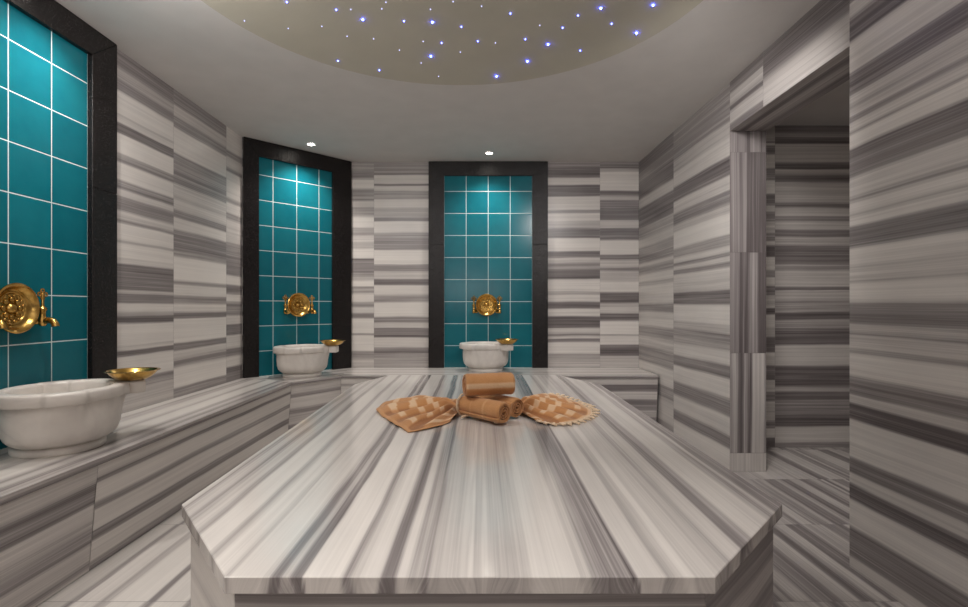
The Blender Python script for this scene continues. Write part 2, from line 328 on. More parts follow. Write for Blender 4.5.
# ---------------------------------------------------------------- marble slabs
def profile(key, lo=0.0, hi=1.0):
    """band value as a function of the position across the grain; a string names a read profile, an int seeds a random one."""
    if isinstance(key, str):
        iv = PROFILES[key]
    elif isinstance(key, (list, tuple)):
        iv = key
    else:
        rnd = random.Random(key); iv = []; p = lo - .05
        dark = rnd.random() < .5
        while p < hi + .05:
            w = rnd.choice((.008, .015, .03, .05, .075, .1)) * rnd.uniform(.7, 1.3)
            v = rnd.uniform(.5, .95) if dark else rnd.uniform(.03, .38)
            if w > .07 and dark: w *= .6
            iv.append((p, p + w, v)); p += w + .006
            dark = (not dark) if rnd.random() < .85 else dark
    kn = []
    for a, b, v in sorted(iv, key=lambda q: q[0] + q[1]):
        e = min(.002, (b - a) * .25)
        kn.append((a + e, v)); kn.append((b - e, v))
    kn.sort()
    xs = np.array([k[0] for k in kn]); vs = np.array([k[1] for k in kn])
    return lambda x: float(np.interp(x, xs, vs))

class Stone:
    """collects bilinear slab patches into one mesh with a 'band' attribute and a 'grain' UV map."""
    def __init__(s): s.v = []; s.f = []; s.b = []; s.uv = []
    def patch(s, p00, p10, p11, p01, prof, t0, t1, seed=0, step=.006, wob=.010, gap=.0008, ns=None, add=0.0):
        """grain runs p00->p10; the profile is read from t0 (edge p00-p10) to t1 (edge p01-p11)."""
        p00, p10, p11, p01 = [Vector(p) for p in (p00, p10, p11, p01)]
        L = ((p10 - p00).length + (p11 - p01).length) / 2; W = max((p01 - p00).length, (p11 - p10).length)
        if gap:
            gl, gw = gap / max(L, .01), gap / max(W, .01)
            f = lambda a, b: (p00 * (1 - a) + p10 * a) * (1 - b) + (p01 * (1 - a) + p11 * a) * b
            p00, p10, p11, p01 = f(gl, gw), f(1 - gl, gw), f(1 - gl, 1 - gw), f(gl, 1 - gw)
        nt_ = max(2, int(W / step)); ns = ns or max(2, int(L / .12))
        base = len(s.v); ou, ov = (seed * 7.31) % 50, (seed * 3.77) % 50
        for j in range(nt_ + 1):
            b = j / nt_
            for i in range(ns + 1):
                a = i / ns
                p = (p00 * (1 - a) + p10 * a) * (1 - b) + (p01 * (1 - a) + p11 * a) * b
                t = t0 + (t1 - t0) * b
                w = wob * noise.noise((a * L * 1.3 + ou, t * 2.5 + ov, seed * 1.7)) + .35 * wob * noise.noise((a * L * 5 + ou, t * 9 + ov, seed))
                s.v.append(p); s.b.append(min(1, max(0, prof(t + w) + add))); s.uv.append((a * L + ou, t + ov + w * .6))
        for j in range(nt_):
            for i in range(ns):
                k = base + j * (ns + 1) + i
                s.f.append((k, k + 1, k + ns + 2, k + ns + 1))
    def quad(s, a, b, c, d, val=.6):
        k = len(s.v)
        for p in (a, b, c, d):
            s.v.append(Vector(p)); s.b.append(val); s.uv.append((0, 0))
        s.f.append((k, k + 1, k + 2, k + 3))
    def build(s, name, mat, parent=None, smooth=False):
        me = bpy.data.meshes.new(name)
        me.from_pydata([tuple(p) for p in s.v], [], s.f)
        at = me.attributes.new('band', 'FLOAT', 'POINT'); at.data.foreach_set('value', s.b)
        uv = me.uv_layers.new(name='grain')
        idx = np.empty(len(me.loops), dtype=np.int32); me.loops.foreach_get('vertex_index', idx)
        uv.data.foreach_set('uv', np.array(s.uv, dtype=np.float32)[idx].ravel())
        me.update()
        return link(name, me, [mat], parent)

def wall_slabs(st, a, b, z0, z1, cuts, back=.002):
    """vertical wall from plan point a to b; cuts = [(fraction0, fraction1, profile key, seed)], horizontal grain."""
    A, B = Vector((*a, 0)), Vector((*b, 0))
    n = Vector((-(B - A).y, (B - A).x, 0)).normalized()
    off = n * back
    st.quad(A + off + Vector((0, 0, z0)), B + off + Vector((0, 0, z0)), B + off + Vector((0, 0, z1)), A + off + Vector((0, 0, z1)))
    for f0, f1, key, seed in cuts:
        p, q = A.lerp(B, f0), A.lerp(B, f1)
        st.patch(p + Vector((0, 0, z0)), q + Vector((0, 0, z0)), q + Vector((0, 0, z1)), p + Vector((0, 0, z1)), profile(key, z0, z1), z0, z1, seed)

def cut_list(total, items):
    return [(a / total, b / total, k, s) for a, b, k, s in items]

# walls: a -> b runs so that the room lies on the right-hand side (backing plate goes behind)
st = Stone()
Lw = CH0[1] - FRONT
wall_slabs(st, (WL, FRONT), CH0, 0, CEIL, cut_list(Lw, [(0, .9, 11, 1), (.9, 1.7, 12, 2), (1.7, 2.6, 13, 3), (2.6, 2.59 + 1.4, 14, 4),
    (2.59 + 1.4, 3.105 + 1.4, 'left_a', 5), (3.105 + 1.4, 3.745 + 1.4, 'left_b', 6), (3.745 + 1.4, Lw, 'left_c', 7)]))
tag(st.build('wall_left', M_WALL), kind='structure')
st = Stone(); wall_slabs(st, CH0, CH1, 0, CEIL, [(0, 1, 'left_b', 8)])
tag(st.build('wall_corner', M_WALL), kind='structure')
st = Stone(); Bl = 1.445 - CH1[0]
wall_slabs(st, CH1, (1.445, WB), 0, CEIL, cut_list(Bl, [(0, -.995 - CH1[0], 'back_a', 9), (-.995 - CH1[0], .057 - CH1[0], 'back_b', 10),
    (.057 - CH1[0], 1.087 - CH1[0], 'back_c', 11), (1.087 - CH1[0], Bl, 'back_d', 12)]))
tag(st.build('wall_back', M_WALL), kind='structure')
st = Stone(); wall_slabs(st, (1.445, WB), (WR, DOOR1), 0, CEIL, [(0, .81 / 1.66, 'right_a', 13), (.81 / 1.66, 1, 'right_b', 14)])
tag(st.build('wall_right', M_WALL), kind='structure')
# near stretch of the right wall, with its end beside the doorway
st = Stone(); wall_slabs(st, (WN, DOOR0), (WN, FRONT), 0, CEIL, cut_list(DOOR0 - FRONT, [(0, 1.9, 'near', 15), (1.9, 3.315, 17, 16)]))
st.patch((1.69, DOOR0, 0), (1.69, DOOR0, CEIL), (WN, DOOR0, CEIL), (WN, DOOR0, 0), profile(21, 0, .4), 0, .3, 21)
st.patch((1.69, 1.2, 0), (1.69, DOOR0, 0), (1.69, DOOR0, HALL_C), (1.69, 1.2, HALL_C), profile(22, 0, 2.3), 0, HALL_C, 22)
tag(st.build('wall_right_near', M_WALL), kind='structure')
# lintel over the doorway: face, underside and hall side
st = Stone(); wall_slabs(st, (WR, DOOR1), (WR, DOOR0 - .01), HEAD_Z, CEIL, [(0, .32, [(2.026, 2.06, .75), (2.07, 2.14, .3), (2.15, 2.17, .8), (2.18, 2.25, .35), (2.26, 2.32, .7)], 31),
    (.32, 1, [(2.026, 2.05, .4), (2.06, 2.15, .3), (2.16, 2.17, .5), (2.19, 2.32, .85)], 32)])
st.patch((WR, DOOR1, HEAD_Z), (WR, DOOR0 - .01, HEAD_Z), (1.69, DOOR0 - .01, HEAD_Z), (1.69, DOOR1, HEAD_Z), profile([(0, .05, .5), (.06, .09, .9), (.1, .15, .45), (.16, .22, .8)]), 0, .216, 33)
st.patch((1.69, DOOR0, HEAD_Z), (1.69, DOOR1, HEAD_Z), (1.69, DOOR1, HALL_C), (1.69, DOOR0, HALL_C), profile(34, 2, 2.3), HEAD_Z, HALL_C, 34)
tag(st.build('wall_lintel', M_WALL), kind='structure')
# door jamb of upright slabs
st = Stone()
st.quad((1.474, DOOR1 + .002, 0), (1.69, DOOR1 + .002, 0), (1.69, DOOR1 + .002, HEAD_Z), (1.474, DOOR1 + .002, HEAD_Z), .9)
for z0, z1, iv, sd in ((0, .112, [(0, .22, .18)], 41), (.112, .706, [(0, .04, .35), (.05, .075, .8), (.08, .1, .35), (.105, .125, .8), (.13, .2, .22), (.205, .22, .5)], 42),
                       (.706, 1.305, [(0, .05, .55), (.055, .11, .95), (.115, .16, .45), (.165, .22, .85)], 43),
                       (1.305, 1.90, [(0, .095, .6), (.1, .22, .95)], 44), (1.90, HEAD_Z, [(0, .09, .55), (.095, .12, .9), (.125, .18, .5), (.185, .22, .85)], 45)):
    st.patch((WR, DOOR1, z0), (WR, DOOR1, z1), (1.69, DOOR1, z1), (1.69, DOOR1, z0), profile(iv), 0, .216, sd, add=.15)
st.patch((1.69, DOOR1, 0), (1.69, HALL_B, 0), (1.69, HALL_B, HALL_C), (1.69, DOOR1, HALL_C), profile(46, 0, 2.3), 0, HALL_C, 46)
tag(st.build('trim_1', M_WALL), kind='structure')
# passage beyond the doorway
st = Stone(); wall_slabs(st, (1.5, HALL_B), (HALL_R, HALL_B), 0, HALL_C, cut_list(HALL_R - 1.5, [(0, .542, 51, 51), (.542, HALL_R - 1.5, 'hall', 52)]))
wall_slabs(st, (HALL_R, HALL_B), (HALL_R, 1.2), 0, HALL_C, [(0, .5, 53, 53), (.5, 1, 54, 54)])
wall_slabs(st, (HALL_R, 1.2), (1.69, 1.2), 0, HALL_C, [(0, .5, 55, 55), (.5, 1, 56, 56)])
tag(st.build('wall_hall', M_WALL), kind='structure')
st = Stone(); wall_slabs(st, (WN, FRONT), (WL, FRONT), 0, CEIL, [(0, .25, 61, 61), (.25, .5, 62, 62), (.5, .75, 63, 63), (.75, 1, 64, 64)])
tag(st.build('wall_front', M_WALL), kind='structure')

# floor slabs, grain running away from the viewer
st = Stone(); k = 100
st.quad((-1.95, FRONT - .05, -.002), (HALL_R, FRONT - .05, -.002), (HALL_R, 4.75, -.002), (-1.95, 4.75, -.002), .75)
FP = {'0': [(-1.5, -1.46, .3), (-1.45, -1.38, .1), (-1.37, -1.355, .6), (-1.35, -1.28, .15), (-1.27, -1.24, .4), (-1.23, -1.12, .08), (-1.11, -1.09, .6), (-1.08, -.98, .1),
            (-.97, -.95, .55), (-.94, -.84, .15), (-.83, -.80, .5), (-.79, -.7, .1), (-.69, -.6, .4)]}
for x0, x1 in ((-1.9, -.65), (-.65, .35), (.35, 1.3), (1.3, 2.3), (2.3, HALL_R)):
    y = -1.31
    for n in range(10):
        y0, y1 = y, min(y + .6, 4.75)
        if x0 > 1.29 and (y1 < 1.2 or y0 > 3.5): y += .6; continue
        k += 1
        pr = profile(FP['0']) if x0 < -1.5 and y0 > .4 else profile(k, x0, x1)
        if x0 > .3: pr = (lambda t, q=pr: .22 + .55 * q(t))
        st.patch((x0, y0, 0), (x0, y1, 0), (x1, y1, 0), (x1, y0, 0), pr, x0, x1, k, add=0)
        y += .6
tag(st.build('floor', M_FLOOR), kind='structure')

# ceiling with a round opening, the shallow dome above it and the passage ceiling
cx, cy, R, RISE = DOME
bm = bmesh.new(); nseg = 96
ring = [bm.verts.new((cx + R * math.cos(2 * PI * i / nseg), cy + R * math.sin(2 * PI * i / nseg), CEIL)) for i in range(nseg)]
x0, x1, y0, y1 = WL - .03, WR + .03, FRONT - .03, WB + .03
def to_rect(i):
    t = 2 * PI * i / nseg; dx, dy = math.cos(t), math.sin(t)
    s = min((x1 - cx) / dx if dx > 1e-9 else 1e9, (x0 - cx) / dx if dx < -1e-9 else 1e9, (y1 - cy) / dy if dy > 1e-9 else 1e9, (y0 - cy) / dy if dy < -1e-9 else 1e9)
    return (cx + dx * s, cy + dy * s, CEIL)
outer = [bm.verts.new(to_rect(i)) for i in range(nseg)]
for i in range(nseg):
    j = (i + 1) % nseg
    bm.faces.new((ring[i], outer[i], outer[j], ring[j]))
for qx, qy in ((x0, y0), (x1, y0), (x1, y1), (x0, y1)):
    th = math.atan2(qy - cy, qx - cx) % (2 * PI); i = int(th / (2 * PI) * nseg)
    bm.faces.new((outer[i], bm.verts.new((qx, qy, CEIL)), outer[(i + 1) % nseg]))
tag(obj('ceiling', bm, M_CEIL, smooth=False), kind='structure')
SR = (R * R + RISE * RISE) / (2 * RISE); SZ = CEIL + RISE - SR
def dome_z(x, y): return SZ + math.sqrt(max(SR * SR - (x - cx) ** 2 - (y - cy) ** 2, 0))
bm = bmesh.new()
prof = [(R * f, dome_z(cx + R * f, cy)) for f in (1, .985, .95, .9, .8, .7, .6, .45, .3, .15)] + [(0, dome_z(cx, cy))]
add_lathe(bm, prof, 96, Matrix.Translation((cx, cy, 0)))
tag(obj('ceiling_dome', bm, M_DOME, angle=30), kind='structure')
bm = bmesh.new()
bm.faces.new([bm.verts.new(p) for p in ((1.69, 1.2, HALL_C), (HALL_R, 1.2, HALL_C), (HALL_R, HALL_B, HALL_C), (1.69, HALL_B, HALL_C))])
tag(obj('ceiling_hall', bm, M_CEIL, smooth=False), kind='structure')

# ---------------------------------------------------------------- stone bench round the left, corner and back walls
bench = thing('marble_bench', (-1.3, 3.9, 0), 0, 'low striped marble bench running along the left and back walls under the basins', 'bench')
def rel(o, root): o.location = -Vector(root.location); return o
BF = [(-1.41, FRONT + .005), (-1.41, 3.78), (-1.145, 4.14), (1.438, 4.14)]        # front edge of the top
BW = [(WL + .002, FRONT + .005), (WL + .002, CH0[1] - .002), (CH1[0] + .002, WB - .003), (1.438, WB - .003)]   # wall side
st = Stone()
tops = [[(0, .035, .45), (.045, .06, .6), (.075, .10, .3), (.115, .125, .5), (.15, .22, .08), (.24, .25, .38), (.275, .33, .08), (.355, .385, .32), (.40, .405, .45), (.42, .48, .12)], [(0, .1, .2), (.13, .15, .45), (.2, .3, .15), (.33, .35, .4), (.4, .6, .15)],
        [(0, .05, .12), (.06, .08, .4), (.09, .2, .15), (.21, .23, .5), (.24, .35, .12), (.37, .39, .45), (.4, .55, .15)]]
for i in range(3):
    a, b, c, d = BF[i], BF[i + 1], BW[i + 1], BW[i]
    w = (Vector(d) - Vector(a)).length
    st.patch((*a, BENCH), (*b, BENCH), (*c, BENCH), (*d, BENCH), profile(tops[i], 0, w), 0, w, 70 + i, gap=.0005)
    st.patch((*a, BENCH - .024), (*b, BENCH - .024), (*b, BENCH), (*a, BENCH), profile([(0, .012, .75), (.014, .03, .45)]), 0, .024, 75 + i, gap=0, step=.004)  # lower half of the edge painted dark as the slab's shadow line
    u = .012
    a2, b2 = (a[0] - .02, a[1] + .02), (b[0] - .02, b[1] + .02)
    st.quad((*a, BENCH - .024), (*b, BENCH - .024), (*b2, BENCH - .024), (*a2, BENCH - .024), .7)
rel(st.build('bench_top', M_BENCH, bench), bench)
# front panels lean in slightly towards the floor
PF = [(-1.42, FRONT + .005), (-1.42, 3.785), (-1.152, 4.15), (1.438, 4.15)]
PB = [(-1.455, FRONT + .005), (-1.455, 3.80), (-1.17, 4.19), (1.438, 4.19)]
def panel(a, b, a0, b0, key, seed, par):
    st = Stone()
    st.patch((*a0, 0.002), (*b0, 0.002), (*b, BENCH - .024), (*a, BENCH - .024), profile(key, 0, .42), 0, .4, seed, gap=.001)
    rel(st.build('front_panel', M_WALL, par), par)
panel((-1.42, .2), (-1.42, 1.88), (-1.455, .2), (-1.455, 1.88), 'bench_l', 81, bench)
panel((-1.42, 1.88), PF[1], (-1.455, 1.88), PB[1], 'bench_r', 82, bench)
panel((-1.42, FRONT + .005), (-1.42, .2), (-1.455, FRONT + .005), (-1.455, .2), 83, 83, bench)
panel(PF[1], PF[2], PB[1], PB[2], [(0, .06, .3), (.07, .09, .7), (.1, .17, .35), (.18, .21, .65), (.22, .3, .2), (.31, .33, .55), (.34, .4, .25)], 84, bench)
panel(PF[2], (-.2, 4.15), PB[2], (-.2, 4.19), [(0, .1, .6), (.12, .2, .3), (.22, .25, .7), (.27, .33, .2), (.34, .35, .55), (.36, .4, .15)], 85, bench)
panel((-.2, 4.15), (1.438, 4.15), (-.2, 4.19), (1.438, 4.19), 'bench_b', 86, bench)

# ---------------------------------------------------------------- massage table
table = thing('massage_table', (0, 2.3, 0), 0, 'large octagonal heated marble massage table with long grey stripes in the middle of the room', 'massage table')
HW, Y0, Y1, Y2, Y3 = .762, .941, 1.289, 3.28, 3.73
XFL, XFR, XBL, XBR = .477, .432, .62, .555
def lim(x, hw=HW, y0=Y0, y1=Y1, y2=Y2, y3=Y3):
    ax = abs(x); xf, xb = (XFL, XBL) if x < 0 else (XFR, XBR)
    lo = y0 if ax <= xf else y0 + (y1 - y0) * (ax - xf) / (hw - xf)
    hi = y3 if ax <= xb else y3 - (y3 - y2) * (ax - xb) / (hw - xb)
    return lo, hi
def flare(x, y):
    """the left half widens a little towards the far end."""
    return x * (1 + .04 * (y - Y1)) if x < 0 and y > Y1 else x
def xs_for(hw, step, marks):
    x = set(round(-hw + i * (2 * hw) / int(2 * hw / step), 5) for i in range(int(2 * hw / step) + 1))
    for m_ in marks: x |= {round(m_, 5), round(-m_, 5)}
    return sorted(x)
pt = profile('table')
def table_band(x, y, z=0):
    w = .008 * noise.noise((x * 3, y * 1.1, 3.3)) + .004 * noise.noise((x * 9, y * 4, 8)) + .01 * noise.noise((x * 1.5, y * .5, 20)) + z
    return min(1, max(0, .86 * pt(x + w)))
st = Stone()
xs = xs_for(HW, .005, (XFL, XFR, XBL, XBR)); ny = 40
C = .0016    # tiny arris along the edge
rows = []
for x in xs:
    lo, hi = lim(x)
    xi = x * (HW - C) / HW
    col = []
    seq = [(x, lo, TABLE - .031), (x, lo, TABLE - C)] + [(xi, lo + C + (hi - lo - 2 * C) * j / ny, TABLE) for j in range(ny + 1)] + [(x, hi, TABLE - C), (x, hi, TABLE - .031)]
    for q, (px, py, pz) in enumerate(seq):
        col.append(len(st.v)); st.v.append(Vector((flare(px, py), py, pz)))
        dz = TABLE - pz
        st.b.append(table_band(px, py, .25 * dz * math.sin(px * 60)) + (.06 if q < 2 else 0)); st.uv.append((py, px + .5 * dz * math.sin(px * 40)))
    rows.append(col)
for a, b in zip(rows, rows[1:]):
    for j in range(len(a) - 1):
        st.f.append((a[j], b[j], b[j + 1], a[j + 1]))
    st.f.append((a[-1], b[-1], b[0], a[0]))          # underside
for col in (rows[0], rows[-1]):                       # long sides
    st.f.append(tuple(col) if col is rows[0] else tuple(reversed(col)))
slab = st.build('table_top', M_TOP, table); rel(slab, table)
# base: eight upright panels set back under the top
ins = .014
def base_pt(x, y):
    v = Vector((x, y - 2.3)); l = v.length
    return (flare(x, y) * (1 - ins / HW), 2.3 + (y - 2.3) * (1 - .02 / 1.3))
oct_ = [base_pt(*p) for p in ((-XFL, Y0), (XFR, Y0), (HW, Y1), (HW, Y2), (XBR, Y3), (-XBL, Y3), (-HW, Y2), (-HW, Y1))]
st = Stone()
for i in range(8):
    a, b = oct_[i], oct_[(i + 1) % 8]
    pr = {0: [(0, .3, .5), (.31, .36, .4), (.37, .42, .62), (.425, .45, .7)], 7: [(0, .1, .1), (.12, .13, .4), (.15, .3, .1), (.31, .33, .35), (.34, .45, .15)],
          1: [(0, .08, .5), (.1, .14, .8), (.16, .22, .45), (.24, .28, .75), (.3, .34, .45), (.36, .45, .65)]}.get(i, 90 + i)
    z1 = TABLE - .031
    # the two near corner panels carry slanting stripes
    if i in (1, 7):
        P0, P1 = Vector((*a, .001)), Vector((*b, .001)); Z = Vector((0, 0, z1 - .001))
        st.patch(P0, P1, P1 + Z, P0 + Z, (lambda t, q=profile(pr): q(t)), 0, .448, 95 + i, wob=.03, gap=.0006)
    else:
        st.patch((*a, .001), (*b, .001), (*b, z1), (*a, z1), profile(pr, 0, .45), 0, .448, 95 + i, gap=.0006)
rel(st.build('table_base', M_WALL, table), table)

# ---------------------------------------------------------------- tiled panels in black stone frames
def niche(loc, rz, hl, hr, fl, fr, label):
    t = thing('tiled_wall_panel', loc, rz, label, 'wall panel', 'teal tiled panels in black stone frames')
    H = CEIL - loc[2] - .002; top = H - .131
    bm = bmesh.new()
    bm.faces.new([bm.verts.new(p) for p in ((-hl - .01, -.006, 0), (hr + .01, -.006, 0), (hr + .01, -.006, top + .01), (-hl - .01, -.006, top + .01))])
    obj('tile_field', bm, M_TEAL, t, smooth=False)
    def board(name, poly):
        b = bmesh.new()
        f = b.faces.new([b.verts.new((x, -.004, z)) for x, z in poly])
        r = bmesh.ops.extrude_face_region(b, geom=[f])
        bmesh.ops.translate(b, vec=(0, -.026, 0), verts=[g for g in r['geom'] if isinstance(g, bmesh.types.BMVert)])
        bmesh.ops.bevel(b, geom=b.edges[:], offset=.0018, segments=1, affect='EDGES')
        return b
    g = .0008
    js = 1.13
    for s, half, o in ((-1, hl, hl + fl), (1, hr, hr + fr)):
        b = board('', [(s * half, 0.001), (s * o, .001), (s * o, js - g), (s * half, js - g)])
        merge(b, board('', [(s * half, js + g), (s * o, js + g), (s * o, H - g), (s * half, top - g)]))
        obj('frame_post', b, M_GRAN, t, smooth=False)
    obj('frame_header', board('', [(-hl + g, top), (hr - g, top), (hr + fr - g, H), (-hl - fl + g, H)]), M_GRAN, t, smooth=False)
    return t
A45 = math.atan2(CH1[1] - CH0[1], CH1[0] - CH0[0])
mid = ((CH0[0] + CH1[0]) / 2, (CH0[1] + CH1[1]) / 2)
niche((WL, 2.015, BENCH), PI / 2, .4045, .4045, .165, .165, 'teal tiled panel in black stone frame on the left wall above the large near basin')
nc = (mid[0] - .035 * math.cos(A45), mid[1] - .035 * math.sin(A45))
niche((nc[0], nc[1], BENCH), A45, .325, .325, .119, .188, 'teal tiled panel in black stone frame set across the angled corner')
niche((.057, WB, BENCH), 0, .4045, .4045, .142, .142, 'teal tiled panel in black stone frame on the back wall behind the rolled towels')

# ---------------------------------------------------------------- marble basins
def lobe(t):
    d = abs(((math.degrees(t) - 45 + 45) % 90) - 45)
    return 1 if d < 14 else (0 if d > 19 else .5 + .5 * math.cos(PI * (d - 14) / 5))
def sm(a, b, x):
    x = min(1, max(0, (x - a) / (b - a))); return x * x * (3 - 2 * x)
def flat(th, r):
    """the wall side of the basin is flattened."""
    return r * (1 - .11 * sm(0, .8, math.sin(th)))
def make_basin(loc, rz, label):
    t = thing('marble_basin', loc, rz, label, 'basin', 'white marble wash basins')
    bm = bmesh.new()
    prof = [(.136, .030), (.158, .036), (.176, .048), (.190, .064), (.198, .090), (.201, .125), (.201, .165), (.199, .197), (.170, .198), (.166, .16), (.150, .10), (.11, .075), (0, .068)]
    add_lathe(bm, prof, 120, None, lambda th, r, z: flat(th, r + lobe(th) * .017 * sm(.14, .19, z) * (1 if r > .19 else 0)))
    obj('bowl', bm, M_BASIN, t, angle=50)
    bm = bmesh.new()
    add_lathe(bm, [(0, 0), (.146, 0), (.150, .005), (.150, .020), (.146, .027), (.138, .034), (.1, .036)], 72)
    obj('foot', bm, M_BASIN, t)
    bm = bmesh.new()
    prof = [(.196, .194), (.205, .195), (.2095, .200), (.2095, .233), (.206, .240), (.2005, .243), (.178, .243), (.171, .239), (.167, .230), (.164, .198), (.196, .194)]
    add_lathe(bm, prof, 160, None, lambda th, r, z: flat(th, r + (lobe(th) * (.019 if r > .2 else .012) + (.021 if r > .2 else .006) * abs(math.cos(th)) ** 6)))
    obj('rim', bm, M_BASIN, t, angle=50)
    bm = bmesh.new()
    add_box(bm, .175, .285, -.040, .040, .190, .2410, .004)
    bmesh.ops.transform(bm, matrix=Matrix.Rotation(math.radians(-43), 4, 'Z'), verts=bm.verts[:])
    obj('soap_ledge', bm, M_BASIN, t)
    return t
c45, s45 = math.cos(A45), math.sin(A45)
cb = (mid[0] + .212 * s45 - .089 * c45, mid[1] - .212 * c45 - .089 * s45)
BAS = [((-1.675, 2.015, BENCH + .0005), PI / 2, 'large near marble basin with lobed rim on the left bench'),
       ((cb[0], cb[1], BENCH + .0005), A45, 'marble basin with lobed rim standing in the angled corner of the bench'),
       ((.032, 4.465, BENCH + .0005), 0, 'marble basin with lobed rim on the back bench behind the rolled towels')]
b0 = make_basin(*BAS[0])
for q in BAS[1:]: copy_tree(b0, *q)

# brass bowls resting on the ledges
def make_bowl(loc, rz, label):
    t = thing('brass_bowl', loc, rz, label, 'bowl', 'shallow brass bowls')
    bm = bmesh.new()
    add_lathe(bm, [(0, 0), (.045, .0), (.066, .010), (.084, .026), (.094, .040), (.0915, .0405), (.081, .029), (.063, .0135), (.042, .004), (.018, .004), (.012, .010), (0, .011)], 64)
    obj('bowl_body', bm, M_BRASS, t)
    bm = bmesh.new()
    pts = [(.0965 * math.cos(2 * PI * i / 64), .0965 * math.sin(2 * PI * i / 64), .041) for i in range(64)]
    add_lathe(bm, [(.091, .0400), (.094, .0425), (.100, .0425), (.103, .0405), (.100, .0388), (.093, .0382), (.091, .0400)], 64)
    obj('rolled_rim', bm, M_BRASS, t)
    return t
def ledge_point(q, r=.245, ang=-43):
    (x, y, z), rz, _ = q
    a = rz + math.radians(ang)
    return (x + r * math.cos(a), y + r * math.sin(a), z + .2438)
w0 = make_bowl(ledge_point(BAS[0]), 0, 'shallow brass bowl on the ledge of the near left basin')
copy_tree(w0, ledge_point(BAS[1]), .7, 'shallow brass bowl on the ledge of the corner basin')
copy_tree(w0, ledge_point(BAS[2]), 1.9, 'shallow brass bowl on the ledge of the back wall basin')

# brass wall taps: embossed round plate with a tap on either side
def make_tap(loc, rz, label):
    t = thing('wall_tap', loc, rz, label, 'tap', 'brass wall taps')
    X = Matrix.Rotation(PI / 2, 4, 'X')          # lathe axis -> towards the room (-y)
    bm = bmesh.new()
    add_lathe(bm, [(.05, 0), (.078, .012), (.093, .026), (.100, .036), (.100, .042), (.095, .045), (.089, .042), (.081, .031), (.074, .023), (.069, .021), (.066, .025), (.062, .024), (.057, .018), (.0, .014)], 72, X)
    obj('plate', bm, M_BRASS, t)
    bm = bmesh.new()
    add_lathe(bm, [(.024, .014), (.022, .022), (.014, .028), (.008, .034), (0, .036)], 24, X)
    for k in range(8):
        a = k * PI / 4
        add_ball(bm, (.036 * math.cos(a), -.019, .036 * math.sin(a)), .011, 1, .5, 1, 10)
    for k in range(16):
        a = (k + .5) * PI / 8
        add_ball(bm, (.052 * math.cos(a), -.019, .052 * math.sin(a)), .006, 1, .6, 1, 8)
    obj('rosette', bm, M_BRASS, t)
    for s in (-1, 1):
        bm = bmesh.new(); x = s * .117
        add_lathe(bm, [(.0, -.075), (.010, -.074), (.016, -.064), (.017, -.050), (.013, -.040), (.0105, -.025), (.012, -.012), (.015, -.008), (.015, 0), (.009, .006), (.006, .014), (.0055, .035), (0, .036)], 20, Matrix.Translation((x, -.038, 0)))
        add_tube(bm, [(x - s * .022, 0, -.055), (x - s * .012, -.02, -.056), (x, -.036, -.058)], [.013, .012, .011], 12)
        add_lathe(bm, [(.02, 0), (.02, .005), (.012, .009)], 20, Matrix.Translation((x - s * .022, 0, -.055)) @ X)
        tp = obj('tap_body', bm, M_BRASS, t)
        bm = bmesh.new(); zc = .058
        add_ball(bm, (x, -.038, zc), .007)
        for k in range(4):
            a = k * PI / 2
            px, pz = x + .0155 * math.cos(a), zc + .0155 * math.sin(a)
            rr = [(px + .0075 * math.cos(q * PI / 6), -.038, pz + .0075 * math.sin(q * PI / 6)) for q in range(13)]
            add_tube(bm, rr, .0032, 8, cap=False)
        add_tube(bm, [(x, -.038, .034), (x, -.038, .056)], .005, 10)
        obj('cross_handle', bm, M_BRASS, tp)
        bm = bmesh.new()
        add_tube(bm, [(x, -.044, -.056), (x, -.058, -.050), (x, -.072, -.050), (x, -.084, -.056), (x, -.091, -.066), (x, -.093, -.076)], [.012, .0125, .0135, .0135, .0135, .0145], 16)
        obj('spout', bm, M_BRASS, tp)
    return t
def on_wall(p, z): return (p[0], p[1], z)
TAPZ = .975
t0 = make_tap((WL + .007, 2.01, TAPZ), PI / 2, 'brass wall tap with round plate above the near left basin')
copy_tree(t0, (nc[0] + .007 * s45, nc[1] - .007 * c45, .998), A45, 'brass wall tap with round plate above the corner basin')
copy_tree(t0, (.043, WB - .007, 1.0), 0, 'brass wall tap with round plate above the back wall basin')

# ---------------------------------------------------------------- towels
def set_tone(o, vals):
    at = o.data.attributes.new('tone', 'FLOAT', 'POINT'); at.data.foreach_set('value', vals)

